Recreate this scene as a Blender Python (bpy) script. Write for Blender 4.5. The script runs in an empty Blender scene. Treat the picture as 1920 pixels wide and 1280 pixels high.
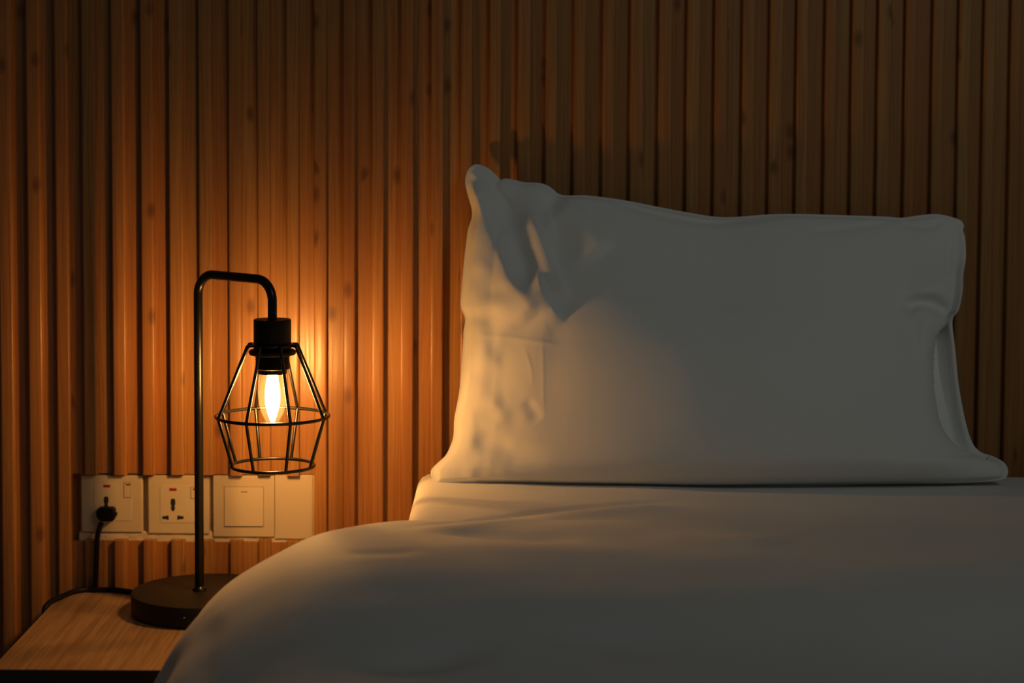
import bpy, math, random
import numpy as np
from mathutils import Vector, Matrix, Euler

random.seed(7)
rng = np.random.default_rng(7)
scene = bpy.context.scene
COL = scene.collection

# ------------------------------------------------------------------ camera
HC = 1.12                      # lens height above the floor
LENS = 70.0
F = LENS / 36.0 * 1920.0
PITCH = math.radians(3.5)
ROLL = math.radians(0.3)
CY = 215.0 + F * math.tan(PITCH)      # row of the optical axis (shifted lens)
cam_d = bpy.data.cameras.new('camera')
cam = bpy.data.objects.new('camera', cam_d)
COL.objects.link(cam)
RM = Euler((math.radians(90) - PITCH, 0, 0)).to_matrix() @ Matrix.Rotation(ROLL, 3, 'Z')
cam.matrix_world = Matrix.Translation((0, 0, HC)) @ RM.to_4x4()
cam_d.lens = LENS
cam_d.sensor_width = 36.0
cam_d.shift_y = -(640.0 - CY) / 1920.0
cam_d.dof.use_dof = True
cam_d.dof.focus_distance = 2.44
cam_d.dof.aperture_fstop = 3.2
cam_d.clip_start = 0.02
scene.camera = cam
RN = np.array(RM)
CN = np.array((0.0, 0.0, HC))

def rays(px, py):
    px = np.asarray(px, float); py = np.asarray(py, float)
    v = np.stack([(px - 960) / F, -(py - CY) / F, -np.ones_like(px)], -1)
    return v @ RN.T

def P(px, py, Y):
    """point seen at a photo position, standing at distance Y into the room"""
    d = rays(px, py)
    t = np.asarray(Y, float) / d[..., 1]
    return CN + d * t[..., None]

def Pz(px, py, z):
    d = rays(px, py)
    t = (z - HC) / d[..., 2]
    return CN + d * t[..., None]

def proj(p):
    q = (np.asarray(p, float) - CN) @ RN
    return 960 + F * q[..., 0] / -q[..., 2], CY - F * q[..., 1] / -q[..., 2]

# ------------------------------------------------------------------ object helpers
def link(o, parent=None):
    COL.objects.link(o)
    if parent is not None:
        o.parent = parent
    return o

def origin(parent):
    p = Vector((0, 0, 0))
    while parent is not None:
        p = p + parent.location
        parent = parent.parent
    return np.array(p)

def mesh_obj(name, verts, faces, mat, parent=None, smooth=False, bevel=0.0, loc=None, seg=2, angle=None):
    v = np.asarray(verts, float)
    base = origin(parent)
    if parent is None and loc is not None:
        base = np.asarray(loc, float)
    me = bpy.data.meshes.new(name)
    me.from_pydata((v - base).tolist(), [], [tuple(int(i) for i in f) for f in faces])
    me.update()
    me.materials.append(mat)
    o = bpy.data.objects.new(name, me)
    if parent is None and loc is not None:
        o.location = Vector(base)
    link(o, parent)
    if smooth:
        me.polygons.foreach_set('use_smooth', [True] * len(me.polygons))
        if angle:
            me.set_sharp_from_angle(angle=math.radians(angle))
    if bevel > 0:
        b = o.modifiers.new('bevel', 'BEVEL')
        b.width = bevel; b.segments = seg; b.limit_method = 'ANGLE'
    return o

def thing(name, label, cat, loc=(0, 0, 0), group=None):
    o = bpy.data.objects.new(name, None)
    o.empty_display_size = 0.05
    o.location = Vector(tuple(float(c) for c in loc))
    link(o)
    o['label'] = label; o['category'] = cat
    if group: o['group'] = group
    return o

def structure(o):
    o['kind'] = 'structure'
    return o

def merge(*parts):
    V = []; Fc = []; n = 0
    for v, f in parts:
        V.append(np.asarray(v, float)); Fc += [tuple(i + n for i in q) for q in f]; n += len(v)
    return np.concatenate(V), Fc

def box(a, b):
    x0, y0, z0 = a; x1, y1, z1 = b
    v = [(x0, y0, z0), (x1, y0, z0), (x1, y1, z0), (x0, y1, z0), (x0, y0, z1), (x1, y0, z1), (x1, y1, z1), (x0, y1, z1)]
    f = [(0, 3, 2, 1), (4, 5, 6, 7), (0, 1, 5, 4), (1, 2, 6, 5), (2, 3, 7, 6), (3, 0, 4, 7)]
    return np.array(v, float), f

def lathe(prof, c, n=48, cap=True):
    """profile of (radius, z) about a vertical axis at c"""
    V = []; Fc = []
    for r, z in prof:
        for k in range(n):
            a = 2 * math.pi * k / n
            V.append((c[0] + r * math.cos(a), c[1] + r * math.sin(a), z))
    for i in range(len(prof) - 1):
        for k in range(n):
            k2 = (k + 1) % n
            Fc.append((i * n + k, i * n + k2, (i + 1) * n + k2, (i + 1) * n + k))
    if cap:
        Fc.append(tuple(range(n))[::-1])
        Fc.append(tuple((len(prof) - 1) * n + k for k in range(n)))
    return np.array(V), Fc

def tube(pts, r, n=14, closed=False, cap=True):
    pts = [Vector(tuple(p)) for p in pts]
    m = len(pts)
    tang = []
    for i in range(m):
        a = pts[(i - 1) % m] if (closed or i > 0) else pts[i]
        b = pts[(i + 1) % m] if (closed or i < m - 1) else pts[i]
        tang.append((b - a).normalized())
    up = Vector((0, 0, 1)) if abs(tang[0].z) < 0.9 else Vector((1, 0, 0))
    nrm = (up - tang[0] * up.dot(tang[0])).normalized()
    V = []; Fc = []
    rr = r if hasattr(r, '__len__') else [r] * m
    for i in range(m):
        if i:
            q = tang[i - 1].rotation_difference(tang[i])
            nrm = q @ nrm
            nrm = (nrm - tang[i] * nrm.dot(tang[i])).normalized()
        bi = tang[i].cross(nrm)
        for k in range(n):
            a = 2 * math.pi * k / n
            V.append(tuple(pts[i] + (nrm * math.cos(a) + bi * math.sin(a)) * rr[i]))
    last = m if closed else m - 1
    for i in range(last):
        j = (i + 1) % m
        for k in range(n):
            k2 = (k + 1) % n
            Fc.append((i * n + k, i * n + k2, j * n + k2, j * n + k))
    if cap and not closed:
        Fc.append(tuple(range(n))[::-1]); Fc.append(tuple((m - 1) * n + k for k in range(n)))
    return np.array(V), Fc

def catmull(pts, n=12):
    p = np.asarray(pts, float)
    p = np.vstack([2 * p[0] - p[1], p, 2 * p[-1] - p[-2]])
    out = []
    for i in range(1, len(p) - 2):
        for t in np.linspace(0, 1, n, endpoint=False):
            a, b, c, d = p[i - 1], p[i], p[i + 1], p[i + 2]
            out.append(0.5 * ((2 * b) + (c - a) * t + (2 * a - 5 * b + 4 * c - d) * t * t + (3 * b - a - 3 * c + d) * t ** 3))
    out.append(p[-2])
    return np.array(out)

def resample(pts, n):
    p = np.asarray(pts, float)
    s = np.concatenate([[0], np.cumsum(np.linalg.norm(np.diff(p, axis=0), axis=1))])
    q = np.linspace(0, s[-1], n)
    return np.stack([np.interp(q, s, p[:, k]) for k in range(p.shape[1])], -1)

def fillet(pts, rad, n=8):
    pts = [Vector(tuple(p)) for p in pts]
    out = [pts[0]]
    for i in range(1, len(pts) - 1):
        a, b, c = pts[i - 1], pts[i], pts[i + 1]
        u = (a - b).normalized(); w = (c - b).normalized()
        ang = u.angle(w)
        d = min(rad / math.tan(ang / 2), 0.49 * (a - b).length if i > 1 else (a - b).length * .9, (c - b).length * .9)
        r = d * math.tan(ang / 2)
        bis = (u + w).normalized()
        cen = b + bis * (r / math.sin(ang / 2))
        p0 = b + u * d - cen; p1 = b + w * d - cen
        for k in range(n + 1):
            t = k / n
            th = p0.angle(p1)
            q = (p0 * math.sin((1 - t) * th) + p1 * math.sin(t * th)) / math.sin(th)
            out.append(cen + q)
    out.append(pts[-1])
    return out

def smooth01(x):
    x = np.clip(x, 0, 1)
    return x * x * (3 - 2 * x)

def polydist(x, y, poly):
    """distance, side (+ to the right of the walking direction on the picture) and fraction along"""
    poly = np.asarray(poly, float)
    L = np.concatenate([[0], np.cumsum(np.linalg.norm(np.diff(poly, axis=0), axis=1))])
    best = np.full(x.shape, 1e9); side = np.zeros(x.shape); frac = np.zeros(x.shape)
    for i in range(len(poly) - 1):
        a = poly[i]; b = poly[i + 1]
        d = b - a; l2 = d @ d
        t = np.clip(((x - a[0]) * d[0] + (y - a[1]) * d[1]) / l2, 0, 1)
        ex = x - a[0] - t * d[0]; ey = y - a[1] - t * d[1]
        dist = np.hypot(ex, ey)
        m = dist < best
        best = np.where(m, dist, best)
        side = np.where(m, np.sign(d[0] * (y - a[1]) - d[1] * (x - a[0])), side)
        frac = np.where(m, (L[i] + t * math.sqrt(l2)) / L[-1], frac)
    return best, side, frac

def ridge(x, y, poly, wl, wr, amp, taper=0.25):
    d, s, t = polydist(x, y, catmull(poly, 8))
    w = np.where(s > 0, wr, wl)
    e = np.exp(-(d / w) ** 2)
    tp = smooth01(np.minimum(t, 1 - t) / max(taper, 1e-3)) if taper > 0 else 1
    return amp * e * tp

def vnoise(x, y, seed):
    """smooth value noise"""
    r = np.random.default_rng(seed).random((64, 64))
    xi = np.floor(x).astype(int); yi = np.floor(y).astype(int)
    fx = smooth01(x - xi); fy = smooth01(y - yi)
    g = lambda i, j: r[i % 64, j % 64]
    return (g(xi, yi) * (1 - fx) + g(xi + 1, yi) * fx) * (1 - fy) + (g(xi, yi + 1) * (1 - fx) + g(xi + 1, yi + 1) * fx) * fy - 0.5

# ------------------------------------------------------------------ materials
def new_mat(name):
    m = bpy.data.materials.new(name); m.use_nodes = True
    nt = m.node_tree
    return m, nt, nt.nodes['Principled BSDF']

def N(nt, t, **kw):
    n = nt.nodes.new(t)
    for k, v in kw.items():
        if k in n.inputs: n.inputs[k].default_value = v
        else: setattr(n, k, v)
    return n

def mix_rgb(nt, fac, a, b, mode='MIX'):
    n = nt.nodes.new('ShaderNodeMix'); n.data_type = 'RGBA'; n.blend_type = mode
    for sock, val in ((n.inputs[0], fac), (n.inputs[6], a), (n.inputs[7], b)):
        if isinstance(val, bpy.types.NodeSocket): nt.links.new(val, sock)
        elif isinstance(val, (int, float)): sock.default_value = val
        else: sock.default_value = (*val, 1.0)
    return n.outputs[2]

def math_node(nt, op, a, b=None, c=None):
    n = nt.nodes.new('ShaderNodeMath'); n.operation = op
    for i, v in enumerate((a, b, c)):
        if v is None: continue
        if isinstance(v, bpy.types.NodeSocket): nt.links.new(v, n.inputs[i])
        else: n.inputs[i].default_value = v
    return n.outputs[0]

def maprange(nt, v, a, b, c=0.0, d=1.0):
    n = nt.nodes.new('ShaderNodeMapRange'); n.interpolation_type = 'SMOOTHSTEP'
    nt.links.new(v, n.inputs[0])
    for i, k in enumerate((a, b, c, d)): n.inputs[i + 1].default_value = k
    return n.outputs[0]

def plain(name, col, rough=0.5, metal=0.0, spec=0.5, bump=0.0, bscale=400):
    m, nt, b = new_mat(name)
    geo = N(nt, 'ShaderNodeNewGeometry')
    nz = N(nt, 'ShaderNodeTexNoise', Scale=bscale, Detail=3.0)
    nt.links.new(geo.outputs['Position'], nz.inputs['Vector'])
    c = mix_rgb(nt, nz.outputs['Fac'], tuple(k * .94 for k in col), tuple(min(1, k * 1.06) for k in col))
    nt.links.new(c, b.inputs['Base Color'])
    b.inputs['Roughness'].default_value = rough
    b.inputs['Metallic'].default_value = metal
    b.inputs['Specular IOR Level'].default_value = spec
    if bump:
        bp = N(nt, 'ShaderNodeBump', Strength=bump, Distance=0.001)
        nt.links.new(nz.outputs['Fac'], bp.inputs['Height']); nt.links.new(bp.outputs[0], b.inputs['Normal'])
    return m

def wood_cladding():
    m, nt, b = new_mat('larch_cladding')
    geo = N(nt, 'ShaderNodeNewGeometry')
    att = N(nt, 'ShaderNodeAttribute', attribute_name='board')
    sep = N(nt, 'ShaderNodeSeparateXYZ'); nt.links.new(geo.outputs['Position'], sep.inputs[0])
    bid = att.outputs['Fac']
    wn = N(nt, 'ShaderNodeTexWhiteNoise', noise_dimensions='1D'); nt.links.new(bid, wn.inputs['W'])
    off = math_node(nt, 'MULTIPLY', wn.outputs['Value'], 31.0)
    zz = math_node(nt, 'ADD', sep.outputs['Z'], off)
    # slow waviness of the grain
    cw = N(nt, 'ShaderNodeCombineXYZ'); nt.links.new(math_node(nt, 'MULTIPLY', sep.outputs['X'], 25), cw.inputs[0]); nt.links.new(math_node(nt, 'MULTIPLY', zz, 3.5), cw.inputs[1])
    wav = N(nt, 'ShaderNodeTexNoise', Scale=1.0, Detail=1.0); nt.links.new(cw.outputs[0], wav.inputs['Vector'])
    xw = math_node(nt, 'ADD', sep.outputs['X'], math_node(nt, 'MULTIPLY', wav.outputs['Fac'], 0.012))
    cg = N(nt, 'ShaderNodeCombineXYZ'); nt.links.new(math_node(nt, 'MULTIPLY', xw, 420), cg.inputs[0]); nt.links.new(math_node(nt, 'MULTIPLY', zz, 5.0), cg.inputs[1]); nt.links.new(bid, cg.inputs[2])
    gr = N(nt, 'ShaderNodeTexNoise', Scale=1.0, Detail=4.0, Roughness=0.6); nt.links.new(cg.outputs[0], gr.inputs['Vector'])
    grain = maprange(nt, gr.outputs['Fac'], 0.3, 0.7)
    # knots: a few of the voronoi cells only
    ck = N(nt, 'ShaderNodeCombineXYZ'); nt.links.new(math_node(nt, 'MULTIPLY', sep.outputs['X'], 46), ck.inputs[0]); nt.links.new(math_node(nt, 'MULTIPLY', zz, 24), ck.inputs[1])
    vo = N(nt, 'ShaderNodeTexVoronoi', voronoi_dimensions='2D', Scale=1.0); nt.links.new(ck.outputs[0], vo.inputs['Vector'])
    sc = N(nt, 'ShaderNodeSeparateColor'); nt.links.new(vo.outputs['Color'], sc.inputs[0])
    gate = math_node(nt, 'GREATER_THAN', sc.outputs[0], 0.945)
    kn = math_node(nt, 'MULTIPLY', maprange(nt, vo.outputs['Distance'], 0.40, 0.05), gate)
    ringf = math_node(nt, 'MULTIPLY', math_node(nt, 'SINE', math_node(nt, 'MULTIPLY', vo.outputs['Distance'], 55)), kn)
    wn2 = N(nt, 'ShaderNodeTexWhiteNoise', noise_dimensions='1D'); nt.links.new(math_node(nt, 'ADD', bid, 0.37), wn2.inputs['W'])
    light = mix_rgb(nt, wn.outputs['Value'], (0.44, 0.232, 0.072), (0.41, 0.172, 0.045))
    dark = mix_rgb(nt, wn2.outputs['Value'], (0.295, 0.134, 0.036), (0.315, 0.113, 0.029))
    col = mix_rgb(nt, grain, dark, light)
    col = mix_rgb(nt, math_node(nt, 'MULTIPLY', kn, 0.6), col, (0.10, 0.035, 0.012))
    col = mix_rgb(nt, math_node(nt, 'MULTIPLY', math_node(nt, 'MAXIMUM', ringf, 0.0), 0.35), col, (0.08, 0.025, 0.01))
    nt.links.new(col, b.inputs['Base Color'])
    nt.links.new(maprange(nt, grain, 0, 1, 0.42, 0.28), b.inputs['Roughness'])
    b.inputs['Specular IOR Level'].default_value = 0.5
    bp = N(nt, 'ShaderNodeBump', Strength=0.35, Distance=0.0006)
    nt.links.new(gr.outputs['Fac'], bp.inputs['Height']); nt.links.new(bp.outputs[0], b.inputs['Normal'])
    return m

def wood_laminate():
    m, nt, b = new_mat('oak_laminate')
    geo = N(nt, 'ShaderNodeNewGeometry')
    mp = N(nt, 'ShaderNodeMapping'); mp.inputs['Scale'].default_value = (230, 7, 7)
    nt.links.new(geo.outputs['Position'], mp.inputs['Vector'])
    nz = N(nt, 'ShaderNodeTexNoise', Scale=1.0, Detail=5.0, Roughness=0.65); nt.links.new(mp.outputs[0], nz.inputs['Vector'])
    g = maprange(nt, nz.outputs['Fac'], 0.28, 0.72)
    c = mix_rgb(nt, g, (0.25, 0.145, 0.065), (0.42, 0.27, 0.14))
    nt.links.new(c, b.inputs['Base Color'])
    b.inputs['Roughness'].default_value = 0.42
    return m

def linen(name, col=(0.80, 0.80, 0.785)):
    m, nt, b = new_mat(name)
    geo = N(nt, 'ShaderNodeNewGeometry')
    nz = N(nt, 'ShaderNodeTexNoise', Scale=1400.0, Detail=2.0); nt.links.new(geo.outputs['Position'], nz.inputs['Vector'])
    n2 = N(nt, 'ShaderNodeTexNoise', Scale=28.0, Detail=3.0); nt.links.new(geo.outputs['Position'], n2.inputs['Vector'])
    c = mix_rgb(nt, nz.outputs['Fac'], tuple(k * .97 for k in col), col)
    nt.links.new(c, b.inputs['Base Color'])
    b.inputs['Roughness'].default_value = 0.75
    b.inputs['Specular IOR Level'].default_value = 0.2
    b.inputs['Sheen Weight'].default_value = 0.08
    b1 = N(nt, 'ShaderNodeBump', Strength=0.10, Distance=0.0004); nt.links.new(nz.outputs['Fac'], b1.inputs['Height'])
    b2 = N(nt, 'ShaderNodeBump', Strength=0.10, Distance=0.004); nt.links.new(n2.outputs['Fac'], b2.inputs['Height']); nt.links.new(b1.outputs[0], b2.inputs['Normal'])
    nt.links.new(b2.outputs[0], b.inputs['Normal'])
    return m

def bulb_glass():
    m, nt, b = new_mat('bulb_glass')
    nt.nodes.remove(b)
    out = nt.nodes['Material Output']
    tr = N(nt, 'ShaderNodeBsdfTransparent'); tr.inputs[0].default_value = (0.99, 0.965, 0.92, 1)
    gl = N(nt, 'ShaderNodeBsdfGlossy'); gl.inputs['Roughness'].default_value = 0.03; gl.inputs[0].default_value = (1, 1, 1, 1)
    lw = N(nt, 'ShaderNodeLayerWeight', Blend=0.5)
    f = math_node(nt, 'POWER', lw.outputs['Facing'], 3.0)
    f = math_node(nt, 'ADD', math_node(nt, 'MULTIPLY', f, 0.35), 0.03)
    mx = N(nt, 'ShaderNodeMixShader'); nt.links.new(f, mx.inputs[0]); nt.links.new(tr.outputs[0], mx.inputs[1]); nt.links.new(gl.outputs[0], mx.inputs[2])
    # translucent layer that puts a warm glowing haze into the glass material
    tl = N(nt, 'ShaderNodeBsdfTranslucent'); tl.inputs[0].default_value = (1, .95, .85, 1)
    m2 = N(nt, 'ShaderNodeMixShader'); m2.inputs[0].default_value = 0.006
    nt.links.new(mx.outputs[0], m2.inputs[1]); nt.links.new(tl.outputs[0], m2.inputs[2])
    nt.links.new(m2.outputs[0], out.inputs[0])
    return m

def glow(name, col, s):
    m, nt, b = new_mat(name)
    nt.nodes.remove(b)
    e = N(nt, 'ShaderNodeEmission'); e.inputs[0].default_value = (*col, 1); e.inputs[1].default_value = s
    nt.links.new(e.outputs[0], nt.nodes['Material Output'].inputs[0])
    return m

LAMP_COLOR = (1.0, 0.47, 0.125)
LAMP_STRENGTH = 362.0
M_WOOD = wood_cladding()
M_OAK = wood_laminate()
M_EDGE = plain('dark_edge_band', (0.045, 0.028, 0.016), 0.5)
M_PILLOW = linen('white_cotton_pillowcase')
M_DUVET = linen('white_cotton_duvet')
M_MATT = linen('mattress_fabric', (0.7, 0.69, 0.66))
M_BLACK = plain('black_painted_metal', (0.004, 0.0037, 0.0033), 0.3, 0.0, 0.42)
M_BLACKM = plain('black_bakelite', (0.004, 0.0035, 0.003), 0.5, 0.0, 0.25)
M_BASE = plain('black_powder_coat', (0.009, 0.0075, 0.006), 0.5, 0.0, 0.35, 0.1, 2500)
M_CABLE = plain('black_rubber_cable', (0.004, 0.004, 0.004), 0.55, 0.0, 0.25)
M_PLATE = plain('ivory_plastic', (0.60, 0.50, 0.34), 0.35, 0.0, 0.45)
M_PLATE2 = plain('ivory_plastic_insert', (0.63, 0.53, 0.365), 0.3, 0.0, 0.45)
M_HOLE = plain('socket_slot_dark', (0.010, 0.008, 0.007), 0.8)
M_RED = plain('red_indicator', (0.30, 0.015, 0.01), 0.3)
M_GREY = plain('grey_mark', (0.20, 0.15, 0.09), 0.6)
M_PLASTER = plain('white_plaster', (0.60, 0.51, 0.37), 0.9, 0.0, 0.2, 0.8, 220)
M_FLOOR = plain('dark_wood_floor', (0.16, 0.10, 0.06), 0.45, 0.0, 0.5, 0.1, 60)
M_MARK = plain('pale_print', (0.7, 0.68, 0.64), 0.5)
M_GLASS = bulb_glass()
M_FIL = glow('hot_filament', LAMP_COLOR, LAMP_STRENGTH)

# ------------------------------------------------------------------ wall of battens
YF = 2.640       # front of the battens
YR = 2.650       # boards between them
YB = 2.664       # wall behind
YP = 2.6495       # face of the plates
ZTOP = 2.60
# left and right edge of every batten, read along one row
EDGES = [(49, 75), (102, 127), (153, 178), (208, 233), (263, 287), (316, 342), (372, 397), (428, 452), (482, 506), (536, 560),
         (588, 612), (643, 666), (697, 720), (751, 776), (808, 832), (864, 886), (917, 940), (970, 995), (1022, 1045), (1075, 1098),
         (1129, 1152), (1181, 1207), (1234, 1260), (1287, 1311), (1339, 1363), (1391, 1415), (1442, 1466), (1493, 1515), (1546, 1568),
         (1596, 1620), (1645, 1669), (1696, 1717), (1747, 1769), (1796, 1819), (1843, 1864), (1893, 1914)]
first = [(49 - 53.5 * k - 0.3 * k, 74 - 53.5 * k) for k in range(24, 0, -1)]
last = [(1893 + 49.5 * k, 1914 + 49.5 * k) for k in range(1, 50)]
EDGES = first + EDGES + last
CUT = dict(x0=float(P(149, 950, YR)[0]), x1=float(P(593, 950, YR)[0]), z1=float(P(370, 890.5, YF)[2]), z0=float(P(370, 1013, YF)[2]))
V = []; FC = []; ID = []
def add(part, bid):
    v, f = part
    n = sum(len(q) for q in V)
    V.append(v); FC.extend(tuple(i + n for i in q) for q in f); ID.extend([bid] * len(f))
def batten(x0, x1, z0, z1, bid):
    c = 0.0026
    arc = [(c * (1 - math.cos(t)), c * (1 - math.sin(t))) for t in np.linspace(0, math.pi / 2, 5)]
    prof = [(x0, YR + .002)] + [(x0 + p, YF + q) for p, q in arc] + [(x1 - p, YF + q) for p, q in arc[::-1]] + [(x1, YR + .002)]
    m = len(prof)
    v = [(x, y, z0) for x, y in prof] + [(x, y, z1) for x, y in prof]
    f = [(i, i + 1, i + m + 1, i + m) for i in range(m - 1)] + [(m - 1, 0, m, 2 * m - 1), tuple(range(m))[::-1], tuple(range(m, 2 * m))]
    add((np.array(v), f), bid)
xs = [(float(P(a, 250, YF)[0]), float(P(b, 250, YF)[0])) for a, b in EDGES]
for i, (a, b) in enumerate(xs):
    bid = i * 1.37 + 0.5
    nxt = xs[i + 1][0] if i + 1 < len(xs) else b + 0.02
    for (u, w, front) in ((a, b, True), (b, nxt, False)):
        u2 = u - (0 if front else .001); w2 = w + (0 if front else .001)
        idd = bid + (0 if front else 0.61)
        mid = (u + w) / 2
        if CUT['x0'] - 0.004 < mid < CUT['x1'] - 0.002:
            j = random.uniform(-.0012, .0012)
            spans = [(CUT['z1'] + j * .5, ZTOP), (0.0, CUT['z0'] + (0 if front else -0.003) + j)]
        else:
            spans = [(0.0, ZTOP)]
        for z0, z1 in spans:
            if front: batten(u, w, z0, z1, idd)
            else: add(box((u2, YR, z0), (w2, YB, z1)), idd)
# backing inside the batten fronts so that nothing shows through at the cut
for i, (a, b) in enumerate(xs):
    mid = (a + b) / 2
    spans = [(CUT['z1'], ZTOP), (0.0, CUT['z0'])] if CUT['x0'] - 0.004 < mid < CUT['x1'] - 0.002 else [(0.0, ZTOP)]
    for z0, z1 in spans:
        add(box((a, YR + .0005, z0 + .0005), (b, YB, z1 - .0005)), i * 1.37 + 0.5)
# masonry behind
add(box((xs[0][0], YB, 0), (xs[-1][1], YB + .1, ZTOP)), 0.1)
wall = mesh_obj('wall_back', np.concatenate(V), FC, M_WOOD)
wall.data.polygons.foreach_set('use_smooth', [True] * len(wall.data.polygons)); wall.data.set_sharp_from_angle(angle=math.radians(35))
at = wall.data.attributes.new('board', 'FLOAT', 'FACE')
at.data.foreach_set('value', np.array(ID, dtype=np.float32))
structure(wall)
wall['label'] = 'wall clad in upright larch battens lit orange by the lamp'

WX0, WX1 = xs[0][0], xs[-1][1]
fl = mesh_obj('floor', *box((WX0, -0.6, -0.05), (WX1, YB + .1, 0.0)), M_FLOOR)
structure(fl); fl['label'] = 'dark wooden floor under the bed and nightstand'

# rough plaster left showing round the sockets
def plaster():
    nx, nz = 90, 34
    x = np.linspace(CUT['x0'] - .001, CUT['x1'] + .0005, nx); z = np.linspace(CUT['z0'] - .004, CUT['z1'] + .001, nz)
    X, Z = np.meshgrid(x, z)
    Y = 2.6525 + 0.0085 * smooth01((Z - float(P(370, 1001, YP)[2])) / .004) * smooth01((float(P(520, 950, YP)[0]) - X) / .003) + 0.0016 * vnoise(X * 240, Z * 240, 5) + 0.0012 * vnoise(X * 700, Z * 700, 6)
    v = np.stack([X, Y, Z], -1).reshape(-1, 3)
    f = [(j * nx + i, j * nx + i + 1, (j + 1) * nx + i + 1, (j + 1) * nx + i) for j in range(nz - 1) for i in range(nx - 1)]
    b = v.copy(); b[:, 1] = YB - .0005; n = len(v)
    f += [tuple(n + k for k in q[::-1]) for q in f]
    ed = [i for i in range(nx)] + [j * nx + nx - 1 for j in range(1, nz)] + [(nz - 1) * nx + i for i in range(nx - 2, -1, -1)] + [j * nx for j in range(nz - 2, 0, -1)]
    for k in range(len(ed)):
        a, c = ed[k], ed[(k + 1) % len(ed)]
        f.append((c, a, n + a, n + c))
    o = mesh_obj('trim_1', np.concatenate([v, b]), f, M_PLASTER, smooth=True, angle=50)
    structure(o); o['label'] = 'rough white plaster strip showing round the wall sockets'
plaster()

# ------------------------------------------------------------------ sockets and switch
YP = 2.6495       # face of the plates
def rect_w(x0, y0, x1, y1, Y):
    a = P(x0, y0, Y); b = P(x1, y1, Y)
    return float(a[0]), float(a[2]), float(b[0]), float(b[2])
def slab(x0, y0, x1, y1, front, depth):
    X0, Z0, X1, Z1 = rect_w(x0, y0, x1, y1, front)
    return box((X0, front, Z1), (X1, front + depth, Z0))
def prism_px(poly, front, depth):
    pts = [P(x, y, front) for x, y in poly]
    n = len(pts)
    v = [(p[0], front, p[2]) for p in pts] + [(p[0], front + depth, p[2]) for p in pts]
    f = [tuple(range(n))[::-1], tuple(range(n, 2 * n))] + [(k, (k + 1) % n, n + (k + 1) % n, n + k) for k in range(n)]
    return np.array(v), f
def groove(x0, y0, x1, y1, front, w=1.0):
    """thin frame line round an insert"""
    return merge(slab(x0, y0, x1, y0 + w, front, .0006), slab(x0, y1 - w, x1, y1, front, .0006),
                 slab(x0, y0, x0 + w, y1, front, .0006), slab(x1 - w, y0, x1, y1, front, .0006))
EARTH = [(-3.2, -11.5), (-4.6, -6), (-4.6, -1), (-2.6, 2.5), (-4, 5), (-3.3, 9.5), (0, 13), (3.3, 9.5), (4, 5), (2.6, 2.5), (4.6, -1), (4.6, -6), (3.2, -11.5)]
PIN_L = [(-7.2, -2.2), (1.4, -3.4), (4.2, -4.6), (5.4, 2.8), (4.8, 4.6), (0.5, 3.2), (-7.0, 2.6)]
def socket(x0, y0, x1, y1, label, cx, cy, ins, red, rocker, pins):
    a = P((x0 + x1) / 2, (y0 + y1) / 2, YP)
    t = thing('wall_socket', label, 'wall socket', (a[0], YP, a[2]), 'wall sockets and switch in a row')
    mesh_obj('face_plate', *slab(x0, y0, x1, y1, YP, .0095), M_PLATE, t, smooth=True, bevel=.0016, seg=3, angle=40)
    mesh_obj('insert_panel', *slab(*ins, YP - .0006, .002), M_PLATE2, t, bevel=.0003)
    r = mesh_obj('indicator_lamp', *slab(*red, YP - .0011, .001), M_RED, t, bevel=.0002); r['label'] = 'red indicator lamp'
    k = mesh_obj('rocker_switch', *slab(*rocker, YP - .0012, .0015), M_PLATE2, t, bevel=.0003)
    mesh_obj('rocker_edge', *groove(rocker[0] - 1, rocker[1] - 1, rocker[2] + 1, rocker[3] + 1, YP - .00085, 1.0), M_GREY, k)
    m = mesh_obj('rocker_mark', *slab(rocker[0] + 3.5, rocker[1] + 1.5, rocker[2] - .5, rocker[1] + 4.5, YP - .0014, .0004), M_RED, k)
    for poly, dx, dy, mir in pins:
        pts = [(cx + dx + (-q[0] if mir else q[0]), cy + dy + q[1]) for q in poly]
        if mir: pts = pts[::-1]
        h = mesh_obj('pin_hole', *prism_px(pts, YP - .0008, .0006), M_HOLE, t); h['label'] = 'dark pin hole'
    return t
socket(152, 890.9, 267.5, 998, 'ivory wall socket at the left end of the row with the black plug in it', 199, 944,
       (176, 905, 247, 976), (193.5, 908.5, 206.5, 913.5), (232.5, 905.5, 245, 932), [(EARTH, 0, -2, False)])
socket(277, 890.9, 392.5, 1001, 'empty ivory wall socket with three open pin holes beside the lamp pole', 324.3, 946,
       (300, 909, 367, 980), (317.5, 915, 331, 920), (358, 914, 366, 934), [(EARTH, 0, 0, False), (PIN_L, -13, 24, False), (PIN_L, 13, 24, True)])

a = P(457, 950, YP)
sw = thing('light_switch', 'square ivory light switch with one large rocker right of the lamp pole', 'light switch', (a[0], YP, a[2]), 'wall sockets and switch in a row')
mesh_obj('face_plate', *slab(399, 891.2, 514.5, 1007, YP, .0095), M_PLATE, sw, smooth=True, bevel=.0016, seg=3, angle=40)
X0, Z0, X1, Z1 = rect_w(421, 913, 493.5, 986, YP)
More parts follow.
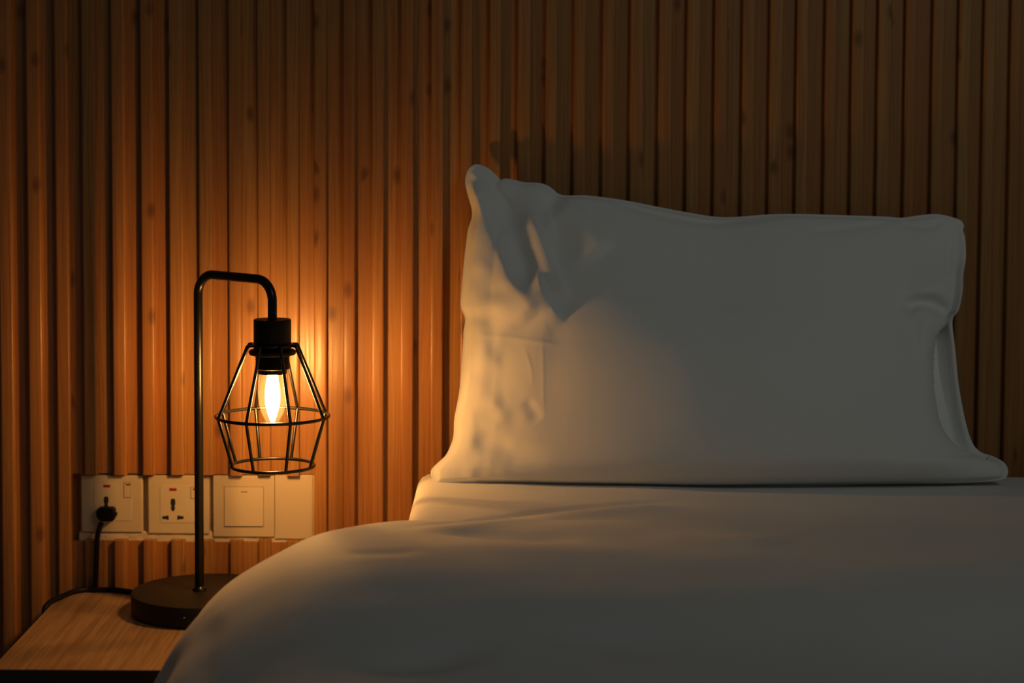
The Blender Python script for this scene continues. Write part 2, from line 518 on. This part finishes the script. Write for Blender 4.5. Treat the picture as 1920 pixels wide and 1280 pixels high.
# the rocker is pressed in at the top and stands out at the foot
v = np.array([(X0, YP - .0022, Z1), (X1, YP - .0022, Z1), (X1, YP + .001, Z1), (X0, YP + .001, Z1),
              (X0, YP - .0004, Z0), (X1, YP - .0004, Z0), (X1, YP + .001, Z0), (X0, YP + .001, Z0)])
rk = mesh_obj('rocker', v, box((0, 0, 0), (1, 1, 1))[1], M_PLATE2, sw, bevel=.0004)
mesh_obj('rocker_frame', *groove(419.8, 911.8, 494.7, 987.5, YP - .0001, 1.1), M_GREY, sw)
mesh_obj('indicator_mark', *slab(451.5, 920.8, 463.5, 923, YP - .00085, .0006), M_GREY, rk)

a = P(552, 950, YP)
bl = thing('blank_plate', 'plain ivory blanking plate at the right end of the socket row', 'cover plate', (a[0], YP, a[2]), 'wall sockets and switch in a row')
mesh_obj('face_plate', *slab(515.2, 890.8, 586.5, 1010, YP + .0006, .0065), M_PLATE, bl, bevel=.0006)
mesh_obj('side_rim', *slab(586.8, 890.8, 592, 1010, YP + .0022, .005), M_PLATE, bl, bevel=.0005)

# ------------------------------------------------------------------ nightstand
TB = 2.621
ZT = float(P(200, 1109, TB)[2])
TF = float(Pz(150, 1255.5, ZT)[1])
XL = float((Pz(0, 1237, ZT)[0] + Pz(112, 1113, ZT)[0]) / 2)
XR = -0.142
print('table z', ZT, 'front', TF, 'left', XL, float(Pz(0, 1237, ZT)[0]), float(Pz(112, 1113, ZT)[0]))
ns = thing('nightstand', 'pale oak nightstand carrying the lamp beside the bed', 'nightstand', ((XL + XR) / 2, (TB + TF) / 2, 0))
tt = mesh_obj('table_top', *box((XL, TF + .001, ZT - .025), (XR, TB, ZT)), M_OAK, ns, bevel=.0012)
mesh_obj('edge_band', *box((XL, TF, ZT - .0248), (XR, TF + .0012, ZT - .0006)), M_EDGE, tt)['label'] = 'dark front edge'
for x0 in (XL + .006, XR - .024):
    mesh_obj('side_panel', *box((x0, TF + .012, 0.06), (x0 + .018, TB - .004, ZT - .025)), M_OAK, ns, bevel=.001)
mesh_obj('back_panel', *box((XL + .024, TB - .016, 0.06), (XR - .024, TB - .006, ZT - .025)), M_OAK, ns)
mesh_obj('bottom_shelf', *box((XL + .024, TF + .014, 0.06), (XR - .024, TB - .016, 0.078)), M_OAK, ns)
for z0, z1 in ((0.085, 0.265), (0.270, ZT - .030)):
    d = mesh_obj('drawer', *box((XL + .026, TF + .004, z0), (XR - .026, TF + .022, z1)), M_OAK, ns, bevel=.0015)
    mesh_obj('handle', *box(((XL + XR) / 2 - .05, TF - .012, (z0 + z1) / 2 - .005), ((XL + XR) / 2 + .05, TF + .0045, (z0 + z1) / 2 + .005)), M_BLACK, d, bevel=.002)
for x0 in (XL + .012, XR - .042):
    for y0 in (TF + .02, TB - .05):
        mesh_obj('leg', *box((x0, y0, 0), (x0 + .03, y0 + .03, 0.062)), M_OAK, ns, bevel=.002)

# ------------------------------------------------------------------ lamp
BC = P(386, 1146, 2.520); BC[2] = ZT            # middle of the base
bx, by = float(BC[0]), 2.520
BR = 0.0945
BT = ZT + .0275
lamp = thing('table_lamp', 'black metal table lamp with a lit bulb in an open wire cage', 'lamp', (bx, by, ZT))
mesh_obj('base', *lathe([(BR - .003, ZT + .0003), (BR, ZT + .003), (BR, BT - .002), (BR - .0006, BT - .0006), (BR - .002, BT)], (bx, by), 96), M_BASE, lamp, smooth=True, angle=40)
YPL = 2.519                                     # pole
YL = 2.4415                                      # bulb
pa = P(371.5, 1101, YPL); pb = P(374, 512.5, YPL)
px_ = float((pa[0] + pb[0]) / 2)
ztop = float(pb[2])
LC = P(511, 745, YL); lx, ly = float(LC[0]), YL
print('arm z at lamp', float(P(511, 526, YL)[2]), ztop)
zS = float(P(511, 600, YL)[2])
zend = float(P(511, 525.5, YL)[2])      # the arm droops a little
pole_pts = fillet([(px_, YPL, BT), (px_, YPL, ztop), (lx, ly, zend), (lx, ly, zS - .004)], 0.026, 12)
mesh_obj('pole', *tube(pole_pts, 0.0058, 20), M_BLACK, lamp, smooth=True, angle=50)
mesh_obj('pole_collar', *lathe([(.0088, BT - .0002), (.0088, BT + .002), (.0072, BT + .004), (.0058, BT + .0055)], (px_, YPL), 28), M_BLACK, lamp, smooth=True, angle=40)
mk = P(351, 1158, by - BR)
mesh_obj('base_marking', *box((mk[0] - .0048, by - BR * .993, mk[2] - .0006), (mk[0] + .0048, by - BR * .96, mk[2] + .0006)), M_MARK, lamp)

zy = lambda y: float(P(511, y, YL)[2])
S = YL / F                                      # metres to one pixel at the bulb
h = mesh_obj('lamp_holder', *lathe([(.006, zS + .0012), (34 * S, zS + .0012), (35.3 * S, zS), (35.3 * S, zy(657)), (33.5 * S, zy(660)), (31 * S, zy(662)),
      (31 * S, zy(690)), (27.5 * S, zy(691)), (26.5 * S, zy(700)), (22 * S, zy(700)), (20 * S, zy(697))], (lx, ly), 64), M_BLACKM, lamp, smooth=True, angle=35)
ringp = []
for k in range(7):
    z = zy(668 + k * 3.4)
    ringp += [(31.0 * S, z), (32.3 * S, z - 1.0 * S), (32.3 * S, z - 1.8 * S), (31.0 * S, z - 2.8 * S)]
mesh_obj('screw_thread', *lathe(ringp, (lx, ly), 48, cap=False), M_BLACKM, h, smooth=True, angle=30)
zr = zy(659.5)
mesh_obj('retaining_ring', *lathe([(30 * S, zr + 4 * S), (41 * S, zr + 4.5 * S), (44.5 * S, zr + 2 * S), (44.8 * S, zr - 1 * S), (43 * S, zr - 4.5 * S), (36 * S, zr - 6.5 * S), (30.5 * S, zr - 6.5 * S)], (lx, ly), 64), M_BLACKM, h, smooth=True, angle=40)

wr = 3.2 * S
RT, RMID, RBOT = 51 * S, 106 * S, 78 * S
zT, zM, zB = zy(648), zy(779.5), zy(872.5)
def circ(r, z, n=72):
    return [(lx + r * math.cos(2 * math.pi * k / n), ly + r * math.sin(2 * math.pi * k / n), z) for k in range(n)]
cage = mesh_obj('wire_shade', *tube(circ(RMID, zM), wr, 12, closed=True), M_BLACK, lamp, smooth=True)
mesh_obj('lower_ring', *tube(circ(RBOT, zB), wr, 12, closed=True), M_BLACK, cage, smooth=True)
mesh_obj('collar_ring', *tube(circ(37 * S, zT + 1.5 * S), 3.2 * S, 12, closed=True), M_BLACK, cage, smooth=True)
for k in range(8):
    # the first wire stands a little left of the line to the camera
    a = math.radians(-90 - 27 + 6.9 + 45 * k)
    ca, sa = math.cos(a), math.sin(a)
    q = lambda r, z: (lx + r * ca, ly + r * sa, z)
    pts = fillet([q(36 * S, zT + 1.5 * S), q(RT - 2 * S, zT + 1.5 * S), q(RMID, zM), q(RBOT, zB)], 4 * S, 5)
    mesh_obj('shade_wire', *tube(pts, wr * .96, 10), M_BLACK, cage, smooth=True, angle=50)

# bulb: clear candle glass round a glowing core
def prof_px(rows):
    return [(r * S, zy(y)) for r, y in rows]
gl = catmull([(24, 697), (26, 705), (27.2, 722), (27.2, 738), (25.2, 757), (21, 772), (14.5, 786), (7.5, 795), (2.5, 799), (0.2, 800)], 5)
bulb = mesh_obj('bulb_glass', *lathe([(max(r, .15) * S, zy(y)) for r, y in gl], (lx, ly), 48), M_GLASS, lamp, smooth=True)
fi = catmull([(8.5, 700.5), (10.5, 712), (13, 725), (14.2, 738), (14, 750), (12.5, 762), (10, 772), (6.5, 779), (3, 784), (1.6, 788), (1.0, 793)], 2)
mesh_obj('filament', *lathe([(r * S, zy(y)) for r, y in fi], (lx, ly), 12), M_FIL, bulb, smooth=True)['label'] = 'glowing white hot filament'
mesh_obj('bulb_cap', *lathe([(20 * S, zy(690)), (24 * S, zy(697)), (24 * S, zy(700.2)), (9 * S, zy(700.4))], (lx, ly), 32), M_BLACKM, bulb, smooth=True, angle=40)

# cord: along the back of the table top, over its left edge, down and up again to the plug
CR = .0036
plug_c = P(198, 966, YP - .009)
zc = ZT + CR
pts = [(bx - .06, by + .070, zc), (bx - .10, by + .081, zc)]
for (qx, qy) in ((215, 1105.5), (185, 1104), (160, 1105), (135, 1110)):
    w = Pz(qx, qy, zc); pts.append((w[0], min(w[1], TB - .004), zc))
w = Pz(112, 1120, zc); pts.append((w[0], w[1], zc - .000))
pts += [(XL - .004, w[1] - .030, zc - .003), (XL - .0055, w[1] - .036, zc - .02), (XL - .006, w[1] - .03, ZT - .08), (XL - .008, 2.60, ZT - .2), (XL + .03, 2.6300, ZT - .27)]
c1 = P(176, 1130, 2.6305); c2 = P(179, 1090, 2.6305); c3 = P(181, 1040, 2.631); c4 = P(183, 1005, 2.633); c5 = P(190, 980, plug_c[1] + .002)
pts += [(c1[0] - .005, 2.6305, ZT - .15), tuple(c1), tuple(c2), tuple(c3), tuple(c4), tuple(c5)]
cord = mesh_obj('power_cord', *tube(resample(catmull(pts, 14), 220), CR, 12), M_CABLE, lamp, smooth=True)
pk = merge(prism_px([(183, 954), (186, 952), (210, 952), (214.5, 956), (214.5, 973), (211, 977.5), (190, 978), (184, 974), (180, 967), (180, 958)], YP - .014, .0132),
           prism_px([(214, 959), (219, 961), (219, 967), (214, 968)], YP - .010, .006))
mesh_obj('plug', *pk, M_CABLE, cord, bevel=.0012, smooth=True, angle=40)

# ------------------------------------------------------------------ bed and duvet
ZBED = HC - 0.462
print('bed top', ZBED)
profA_px = [(762, 1300), (762, 1120), (762, 1040), (763, 990), (767, 970), (774, 948), (785, 927), (800, 913), (822, 905.5)]
pA = P(np.array([q[0] for q in profA_px]), np.array([q[1] for q in profA_px]), np.array([2.30, 2.30, 2.30, 2.31, 2.34, 2.38, 2.42, 2.45, 2.47]))
profB_px = [(283, 1560), (290, 1400), (296, 1330), (309, 1272), (328, 1228), (348, 1188), (366, 1160), (390, 1130), (430, 1093), (480, 1061), (530, 1034), (570, 1014), (610, 1001), (660, 995)]
YS = 2.18
pB = P(np.array([q[0] for q in profB_px]), np.array([q[1] for q in profB_px]), YS)
YE = 2.245
NL, NTOP, NRT = 80, 230, 24
def left_profile(p, z_end, xe):
    q = [(p[0][0], 0.18)] + [(a[0], a[2]) for a in p]
    q = np.array(q)
    q[1:, 1] = q[1:, 1]
    zz = q[-1, 1]
    q = np.vstack([q, [(q[-1, 0] + .035, zz + (z_end - zz) * .55), (q[-1, 0] + .10, z_end - .0008), (xe, z_end)]])
    return resample(catmull(q, 10), NL)
XE = 0.16
A = left_profile(pA, ZBED, XE)
zB_end = float(pB[-1][2])
B = left_profile(pB, ZBED + .005, XE)
print('B top', zB_end)
BEDW = 1.62
xt = np.concatenate([np.linspace(XE, 0.85, NTOP - 40)[1:], np.linspace(0.85, BEDW, 41)[1:]])
rows = np.concatenate([np.linspace(2.585, 2.24, 60, endpoint=False), np.linspace(2.24, 1.95, 110, endpoint=False), np.linspace(1.95, 1.6, 80, endpoint=False), np.linspace(1.6, 0.62, 40)])
RX = []
for Y in rows:
    if Y >= YE: w = 0.0
    elif Y <= YS: w = 1.0
    else:
        k = (Y - YS) / (YE - YS)
        w = (1 - k ** 2.2) ** 0.5
    prof = A * (1 - w) + B * w
    near = smooth01((YS - Y) / 0.5)
    prof = prof.copy()
    prof[:, 0] += 0.02 * near * smooth01((0.05 - prof[:, 0]) / 0.3)
    zt = prof[-1, 1]
    right = np.stack([BEDW + 0.06 * np.sin(np.linspace(0, math.pi / 2, NRT)), zt - 0.45 * np.linspace(0, 1, NRT) ** 1.5 - .06 * (1 - np.cos(np.linspace(0, math.pi / 2, NRT)))], -1)[1:]
    top = np.stack([xt, np.full_like(xt, zt)], -1)
    RX.append(np.vstack([prof, top, right]))
D = np.array(RX)                                   # rows, cols, (x, z)
NR, NC = D.shape[:2]
X = D[:, :, 0]; Z = D[:, :, 1]; Y = np.repeat(rows[:, None], NC, 1)
dz = np.zeros_like(X)
# falls away towards the foot behind a soft crest
dz += -0.066 * smooth01((2.06 - Y) / 0.34) - 0.07 * smooth01((1.80 - Y) / .5)
# rounds down at the head
dz += -0.05 * smooth01((Y - 2.535) / 0.06) ** 2
def wl(pts, z):
    return [tuple(Pz(a, b, z)[:2]) for a, b in pts]
zt0 = ZBED
def crease(pts, wa, wb, amp, taper=.25):
    global dz
    dz = dz + ridge(X, Y, wl(pts, zt0), wa, wb, amp, taper)
crease([(740, 1000), (840, 984), (950, 968), (1057, 954), (1180, 944), (1300, 938)], .008, .008, -.0035, .2)
crease([(740, 1006), (840, 996), (950, 982), (1057, 968), (1180, 956), (1300, 950)], .02, .02, .003, .2)
crease([(776, 944), (830, 936), (900, 940), (990, 947)], .004, .004, -.0022, .2)
crease([(800, 1003), (900, 1008), (1000, 1015), (1120, 1018)], .02, .03, -.006, .3)
crease([(650, 1036), (720, 1042), (800, 1040)], .015, .015, -.003, .3)
crease([(700, 1030), (900, 1035), (1100, 1042), (1300, 1040)], .03, .03, .003, .3)
crease([(1200, 1010), (1350, 1020), (1500, 1024)], .03, .03, .003, .3)
dz += 0.003 * vnoise(X * 7 + 3, Y * 9, 21) + 0.0015 * vnoise(X * 16, Y * 20 + 5, 22)
# soft hollows near the lower edge of the view
def hollow(px, py, z, sx, sy, amp, ang=0.0):
    global dz
    c = Pz(px, py, z)
    u = (X - c[0]) * math.cos(ang) + (Y - c[1]) * math.sin(ang); v = -(X - c[0]) * math.sin(ang) + (Y - c[1]) * math.cos(ang)
    dz = dz + amp * np.exp(-(u / sx) ** 2 - (v / sy) ** 2)
zl = ZBED - .06
hollow(800, 1262, zl, .05, .020, -.010, .25)
hollow(1140, 1248, zl, .08, .020, -.006, -.25)
hollow(1880, 1270, zl, .10, .08, -.015)
hollow(1400, 1180, zl + .02, .3, .05, .006)
wgt = smooth01((Z - (ZBED - .34)) / .3)
Z2 = Z + dz * wgt
# slack in the hanging side
side = smooth01((ZBED - .03 - Z) / .2) * smooth01((0.0 - X) / .05) * smooth01((2.19 - Y) / .06)
X2 = X + side * (0.012 * np.sin(Y * 34 + Z * 3) + 0.02 * vnoise(Y * 9, Z * 6, 31))
gx, gy = proj(np.stack([X2, Y, Z2], -1))
X2 = X2 + np.where(X2 < -.1, ridge(gx, gy, [(415, 1140), (392, 1190), (374, 1240), (360, 1310)], 22, 26, 0.006, .35), 0)
foot = smooth01((0.75 - Y) / .13)
Z2 = Z2 - foot ** 2 * 0.12
v = np.stack([X2, Y, Z2], -1).reshape(-1, 3)
f = [(i * NC + j, (i + 1) * NC + j, (i + 1) * NC + j + 1, i * NC + j + 1) for i in range(NR - 1) for j in range(NC - 1)]
duvet = mesh_obj('duvet', v, f, M_DUVET, smooth=True, loc=(0.7, 1.6, ZBED))
so = duvet.modifiers.new('thickness', 'SOLIDIFY'); so.thickness = 0.012; so.offset = -1.0
duvet['label'] = 'thick white duvet spread over the bed and hanging past the nightstand'
duvet['category'] = 'duvet'

bed = thing('bed', 'bed with a mattress under the white duvet beside the nightstand', 'bed', (0.75, 1.6, 0))
mesh_obj('mattress', *box((-.085, 0.76, 0.28), (BEDW - .02, 2.56, ZBED - .170)), M_MATT, bed, bevel=.03, seg=4, smooth=True, angle=50)
mesh_obj('bed_base', *box((-.06, 0.72, 0.10), (BEDW - .03, 2.57, 0.28)), M_OAK, bed, bevel=.004)
for lx0 in (-.03, BEDW - .12):
    for ly0 in (0.80, 2.45):
        mesh_obj('leg', *box((lx0, ly0, 0), (lx0 + .06, ly0 + .06, 0.101)), M_BLACK, bed, bevel=.003)

# ------------------------------------------------------------------ pillow
LEFT = [(888, 308.5), (879, 316), (873.5, 329), (872.3, 344), (876, 361), (881, 379), (884.3, 393), (884, 409), (877.5, 431), (873.5, 460), (869, 500), (865, 548), (863.8, 574),
        (872, 597), (869, 622), (868.5, 640), (862, 726), (852, 784), (849.5, 820), (837, 851), (820, 868), (808.5, 881), (809, 894), (815, 909)]
BOT = [(815, 909), (850, 907), (900, 906.5), (1000, 908.5), (1100, 911), (1280, 914), (1450, 912), (1600, 908.5), (1700, 907), (1800, 905.5), (1860, 902), (1886, 897)]
RIGHT = [(1803, 413.5), (1807.5, 423), (1806, 432), (1810, 449), (1811, 484), (1806, 514), (1805, 545), (1798, 580), (1786, 601), (1791, 654), (1797.5, 720), (1810, 788), (1823, 829),
         (1839, 847), (1863, 855.5), (1884, 868), (1890.5, 884), (1886, 897)]
TOP = [(888, 308.5), (897, 308), (912, 313), (925.5, 323.5), (934, 331.5), (937.5, 336.5), (948, 334.7), (962, 336.5), (984, 341.5), (1008, 342.6), (1023, 346), (1035, 353), (1047, 363), (1064, 366.3),
       (1096, 366), (1137, 370.5), (1180, 377), (1280, 396.5), (1355, 407), (1440, 402), (1500, 401), (1600, 404), (1660, 406), (1690, 408), (1720, 404), (1750, 401), (1772, 403.5), (1790, 408.5), (1803, 413.5)]
NU, NV = 400, 240
cl = resample(catmull(LEFT, 8), NV); cr = resample(catmull(RIGHT, 8), NV)
ct = resample(catmull(TOP, 8), NU); cb = resample(catmull(BOT, 8), NU)
u = np.linspace(0, 1, NU)[None, :, None]; w_ = np.linspace(0, 1, NV)[:, None, None]
# finer steps close to the seams
u = (u + 0.5 * (0.5 - 0.5 * np.cos(np.pi * u)) * 1.0) / 1.5; w_ = (w_ + 0.5 * (0.5 - 0.5 * np.cos(np.pi * w_))) / 1.5
def at_(c, t):
    s = np.linspace(0, 1, len(c)); t = t.ravel()
    return np.stack([np.interp(t, s, c[:, 0]), np.interp(t, s, c[:, 1])], -1)
Lc = at_(cl, w_)[:, None, :]; Rc = at_(cr, w_)[:, None, :]; Tc = at_(ct, u)[None, :, :]; Bc = at_(cb, u)[None, :, :]
G = (1 - u) * Lc + u * Rc + (1 - w_) * Tc + w_ * Bc - ((1 - u) * (1 - w_) * cl[0] + u * (1 - w_) * cr[0] + (1 - u) * w_ * cl[-1] + u * w_ * cr[-1])
px, py = G[..., 0], G[..., 1]
U = np.repeat(u[..., 0], NV, 0); W = np.repeat(w_[..., 0], NU, 1)
# the seam plane leans against the wall
YBOT, YTOP = 2.475, 2.621
Yb = YTOP + (YBOT - YTOP) * W ** 1.15
base = P(px, py, Yb)
# thickness of the front
bell = lambda t, a, b: np.clip(1 - np.abs(2 * t - 1) ** a, 0, 1) ** b
tv = np.where(W < .5, bell(W, 1.9, .75), bell(W, 3.0, .5))
tu = np.where(U < .5, bell(U, 1.6, .62), bell(U, 2.6, .55))
T = 0.098 * tu * tv
lowr = smooth01((W - .1) / .5)
T *= 0.8 + 0.2 * lowr
# fold that runs down from the upper left corner
ear = [(879, 335), (895, 390), (918, 450), (945, 510), (975, 560), (1005, 600)]
T += ridge(px, py, ear, 26, 56, 0.013, .12)
T += ridge(px, py, [(935, 345), (960, 420), (985, 500), (1000, 560)], 26, 22, -0.010, .25)
T += ridge(px, py, [(985, 390), (1008, 440), (1035, 500), (1070, 570)], 12, 55, 0.0095, .2)
T += ridge(px, py, [(1045, 362), (1075, 388), (1112, 424), (1150, 470)], 9, 60, 0.0115, .22)
T += ridge(px, py, [(1000, 495), (1014, 540), (1034, 575), (1060, 610)], 9, 30, 0.009, .3)
T += ridge(px, py, [(880, 320), (889, 328), (896, 338)], 5, 6, 0.0015, .3)
T += ridge(px, py, [(936, 337), (930, 350), (945, 372), (965, 390)], 6, 8, -0.003, .3)
# dents and ripples in the lit side
lit = smooth01((1010 - px) / 110) * smooth01((py - 430) / 80)
T += lit * (0.0060 * vnoise(px / 42 + py / 200, py / 55, 41) + 0.0035 * vnoise(px / 22, py / 26, 42)) * smooth01((px - 862) / 30)
T += ridge(px, py, [(912, 745), (904, 775), (900, 805), (925, 832), (985, 850), (1040, 856)], 20, 26, -0.0055, .45)
T += ridge(px, py, [(985, 745), (1000, 770), (1015, 790)], 10, 14, -0.002, .3)
T += ridge(px, py, [(845, 868), (872, 840), (884, 800), (888, 750)], 16, 16, 0.0015, .4)
for (cx, cy, rx, ry, am) in ((900, 590, 30, 14, -.004), (920, 545, 26, 18, -.004)):
    T += am * np.exp(-((px - cx) / rx) ** 2 - ((py - cy) / ry) ** 2)
# ironed creases
T += ridge(px, py, [(880, 628), (940, 630), (1000, 638), (1070, 648)], 3, 5, 0.0006, .3)
T += ridge(px, py, [(1017, 610), (1019, 700), (1020, 800)], 3, 5, 0.0004, .35)
T += ridge(px, py, [(980, 640), (996, 690), (1000, 730)], 3, 5, 0.0005, .4)
# hem folds along the top
T += ridge(px, py, [(1125, 372), (1200, 393), (1270, 410), (1340, 418), (1410, 412), (1480, 406)], 5, 7, -0.005, .2)
T += ridge(px, py, [(1500, 436), (1580, 430), (1650, 420), (1700, 408)], 7, 7, -0.0025, .3)
T += ridge(px, py, [(1680, 407), (1710, 422), (1745, 424), (1775, 410)], 6, 7, -0.004, .3)
T += ridge(px, py, [(1782, 440), (1778, 480), (1782, 520)], 6, 8, -0.004, .3)
# tuck on the right side
T += ridge(px, py, [(1692, 590), (1712, 571), (1742, 570), (1768, 582), (1786, 598)], 16, 11, -0.017, .25)
T += ridge(px, py, [(1700, 552), (1740, 545), (1790, 540)], 18, 12, 0.004, .3)
T += ridge(px, py, [(1715, 600), (1732, 622), (1738, 680)], 26, 10, 0.004, .3)
T += 0.0030 * vnoise(px / 130 + 3, py / 110, 51) * tu * tv
# flat open hem behind the filled part on the right
C = catmull([(1812, 470), (1808, 520), (1799, 578), (1785, 600), (1766, 618), (1754, 640), (1750, 680), (1751, 722), (1756, 765), (1765, 797), (1780, 822), (1803, 842), (1830, 852), (1850, 862)], 6)
d, s, t = polydist(px, py, C)
inside = s > 0          # on the filled side
sd = np.where(inside, d, -d)
on = smooth01(t / 0.14) * (t < 0.999)          # the opening starts below the corner
low = smooth01((t - .80) / .18)                # and closes again at the foot
roll = 1 - on * (1 - smooth01((sd + 2) / 5.0))
edge = 1 - np.where(inside, 0.35 * np.exp(-d / 14.0), 0) * on * (1 - low)
full = (np.maximum(T, 0.0) + 0.028 * np.exp(-d / 50.0) * on * (1 - low) * smooth01(tu * tv * 8)) * edge
rimd = np.minimum(1, (1 - U) / .035)
flap = -0.034 * smooth01(rimd) * (1 - low) * smooth01((t - .08) / .2) * (0.55 + 0.45 * np.exp(-((py - 660) / 90.0) ** 2))
flap = np.where(inside, full, flap)
T = np.where(inside, full * roll + (1 - roll) * flap, flap * on + (1 - on) * full)
seam = np.minimum(1, np.minimum(np.minimum(U, 1 - U) * 60, np.minimum(W, 1 - W) * 50))
T *= smooth01(seam)

print('pillow thickness', T.min(), T.max())
dirs = CN - base; dirs /= np.linalg.norm(dirs, axis=-1, keepdims=True)
front = base + dirs * T[..., None]
gap = np.clip(YF - .004 - Yb, 0.004, .08)
backd = np.minimum(0.055, gap * .97) * bell(U, 3, .5) * np.where(W < .5, bell(W, 3, .5), bell(W, 4, .4))
backd = np.minimum(np.maximum(backd, np.where(T < 0, -T + .005, 0)), np.maximum(gap, .0))
back = base + np.array([0.0, 1.0, 0.0]) * backd[..., None]
n = NU * NV
idx = np.arange(n).reshape(NV, NU)
bidx = idx + n
bd = np.zeros((NV, NU), bool); bd[0] = bd[-1] = True; bd[:, 0] = bd[:, -1] = True
bidx = np.where(bd, idx, bidx)
FA = np.stack([idx[:-1, :-1], idx[1:, :-1], idx[1:, 1:], idx[:-1, 1:]], -1).reshape(-1, 4)
FB = np.stack([bidx[:-1, :-1], bidx[:-1, 1:], bidx[1:, 1:], bidx[1:, :-1]], -1).reshape(-1, 4)
V2 = np.concatenate([front.reshape(-1, 3), back.reshape(-1, 3)])
used = np.zeros(2 * n, bool); used[FA] = True; used[FB] = True
new = np.cumsum(used) - 1
c = P(1350, 905, YBOT)
pillow = mesh_obj('pillow', V2[used], np.concatenate([new[FA], new[FB]]), M_PILLOW, smooth=True, loc=(c[0], c[1], c[2]))
pillow['label'] = 'large white pillow standing on the bed against the batten wall'
pillow['category'] = 'pillow'

# ------------------------------------------------------------------ light
w = bpy.data.worlds.new('dim_room'); scene.world = w
w.use_nodes = True
bg = w.node_tree.nodes['Background']
bg.inputs[0].default_value = (0.93, 1.0, 0.92, 1)
bg.inputs[1].default_value = 0.026
ld = bpy.data.lights.new('dim_fill_light', 'AREA'); ld.shape = 'RECTANGLE'; ld.size = 0.7; ld.size_y = 0.5; ld.spread = math.radians(60)  # added fill from the upper right; narrow spread keeps the foreground dimmer
ld.energy = 0.66; ld.color = (0.95, 1.0, 0.93)
lo = bpy.data.objects.new('dim_fill_light', ld); link(lo)
lo.location = (1.45, 0.15, 2.5)
lo.rotation_euler = (Vector((0.3, 2.64, 1.15)) - lo.location).to_track_quat('-Z', 'Y').to_euler()

scene.view_settings.view_transform = 'Standard'
scene.view_settings.look = 'None'
scene.view_settings.gamma = 1.0
scene.view_settings.use_curve_mapping = False
scene.view_settings.exposure = 0.0
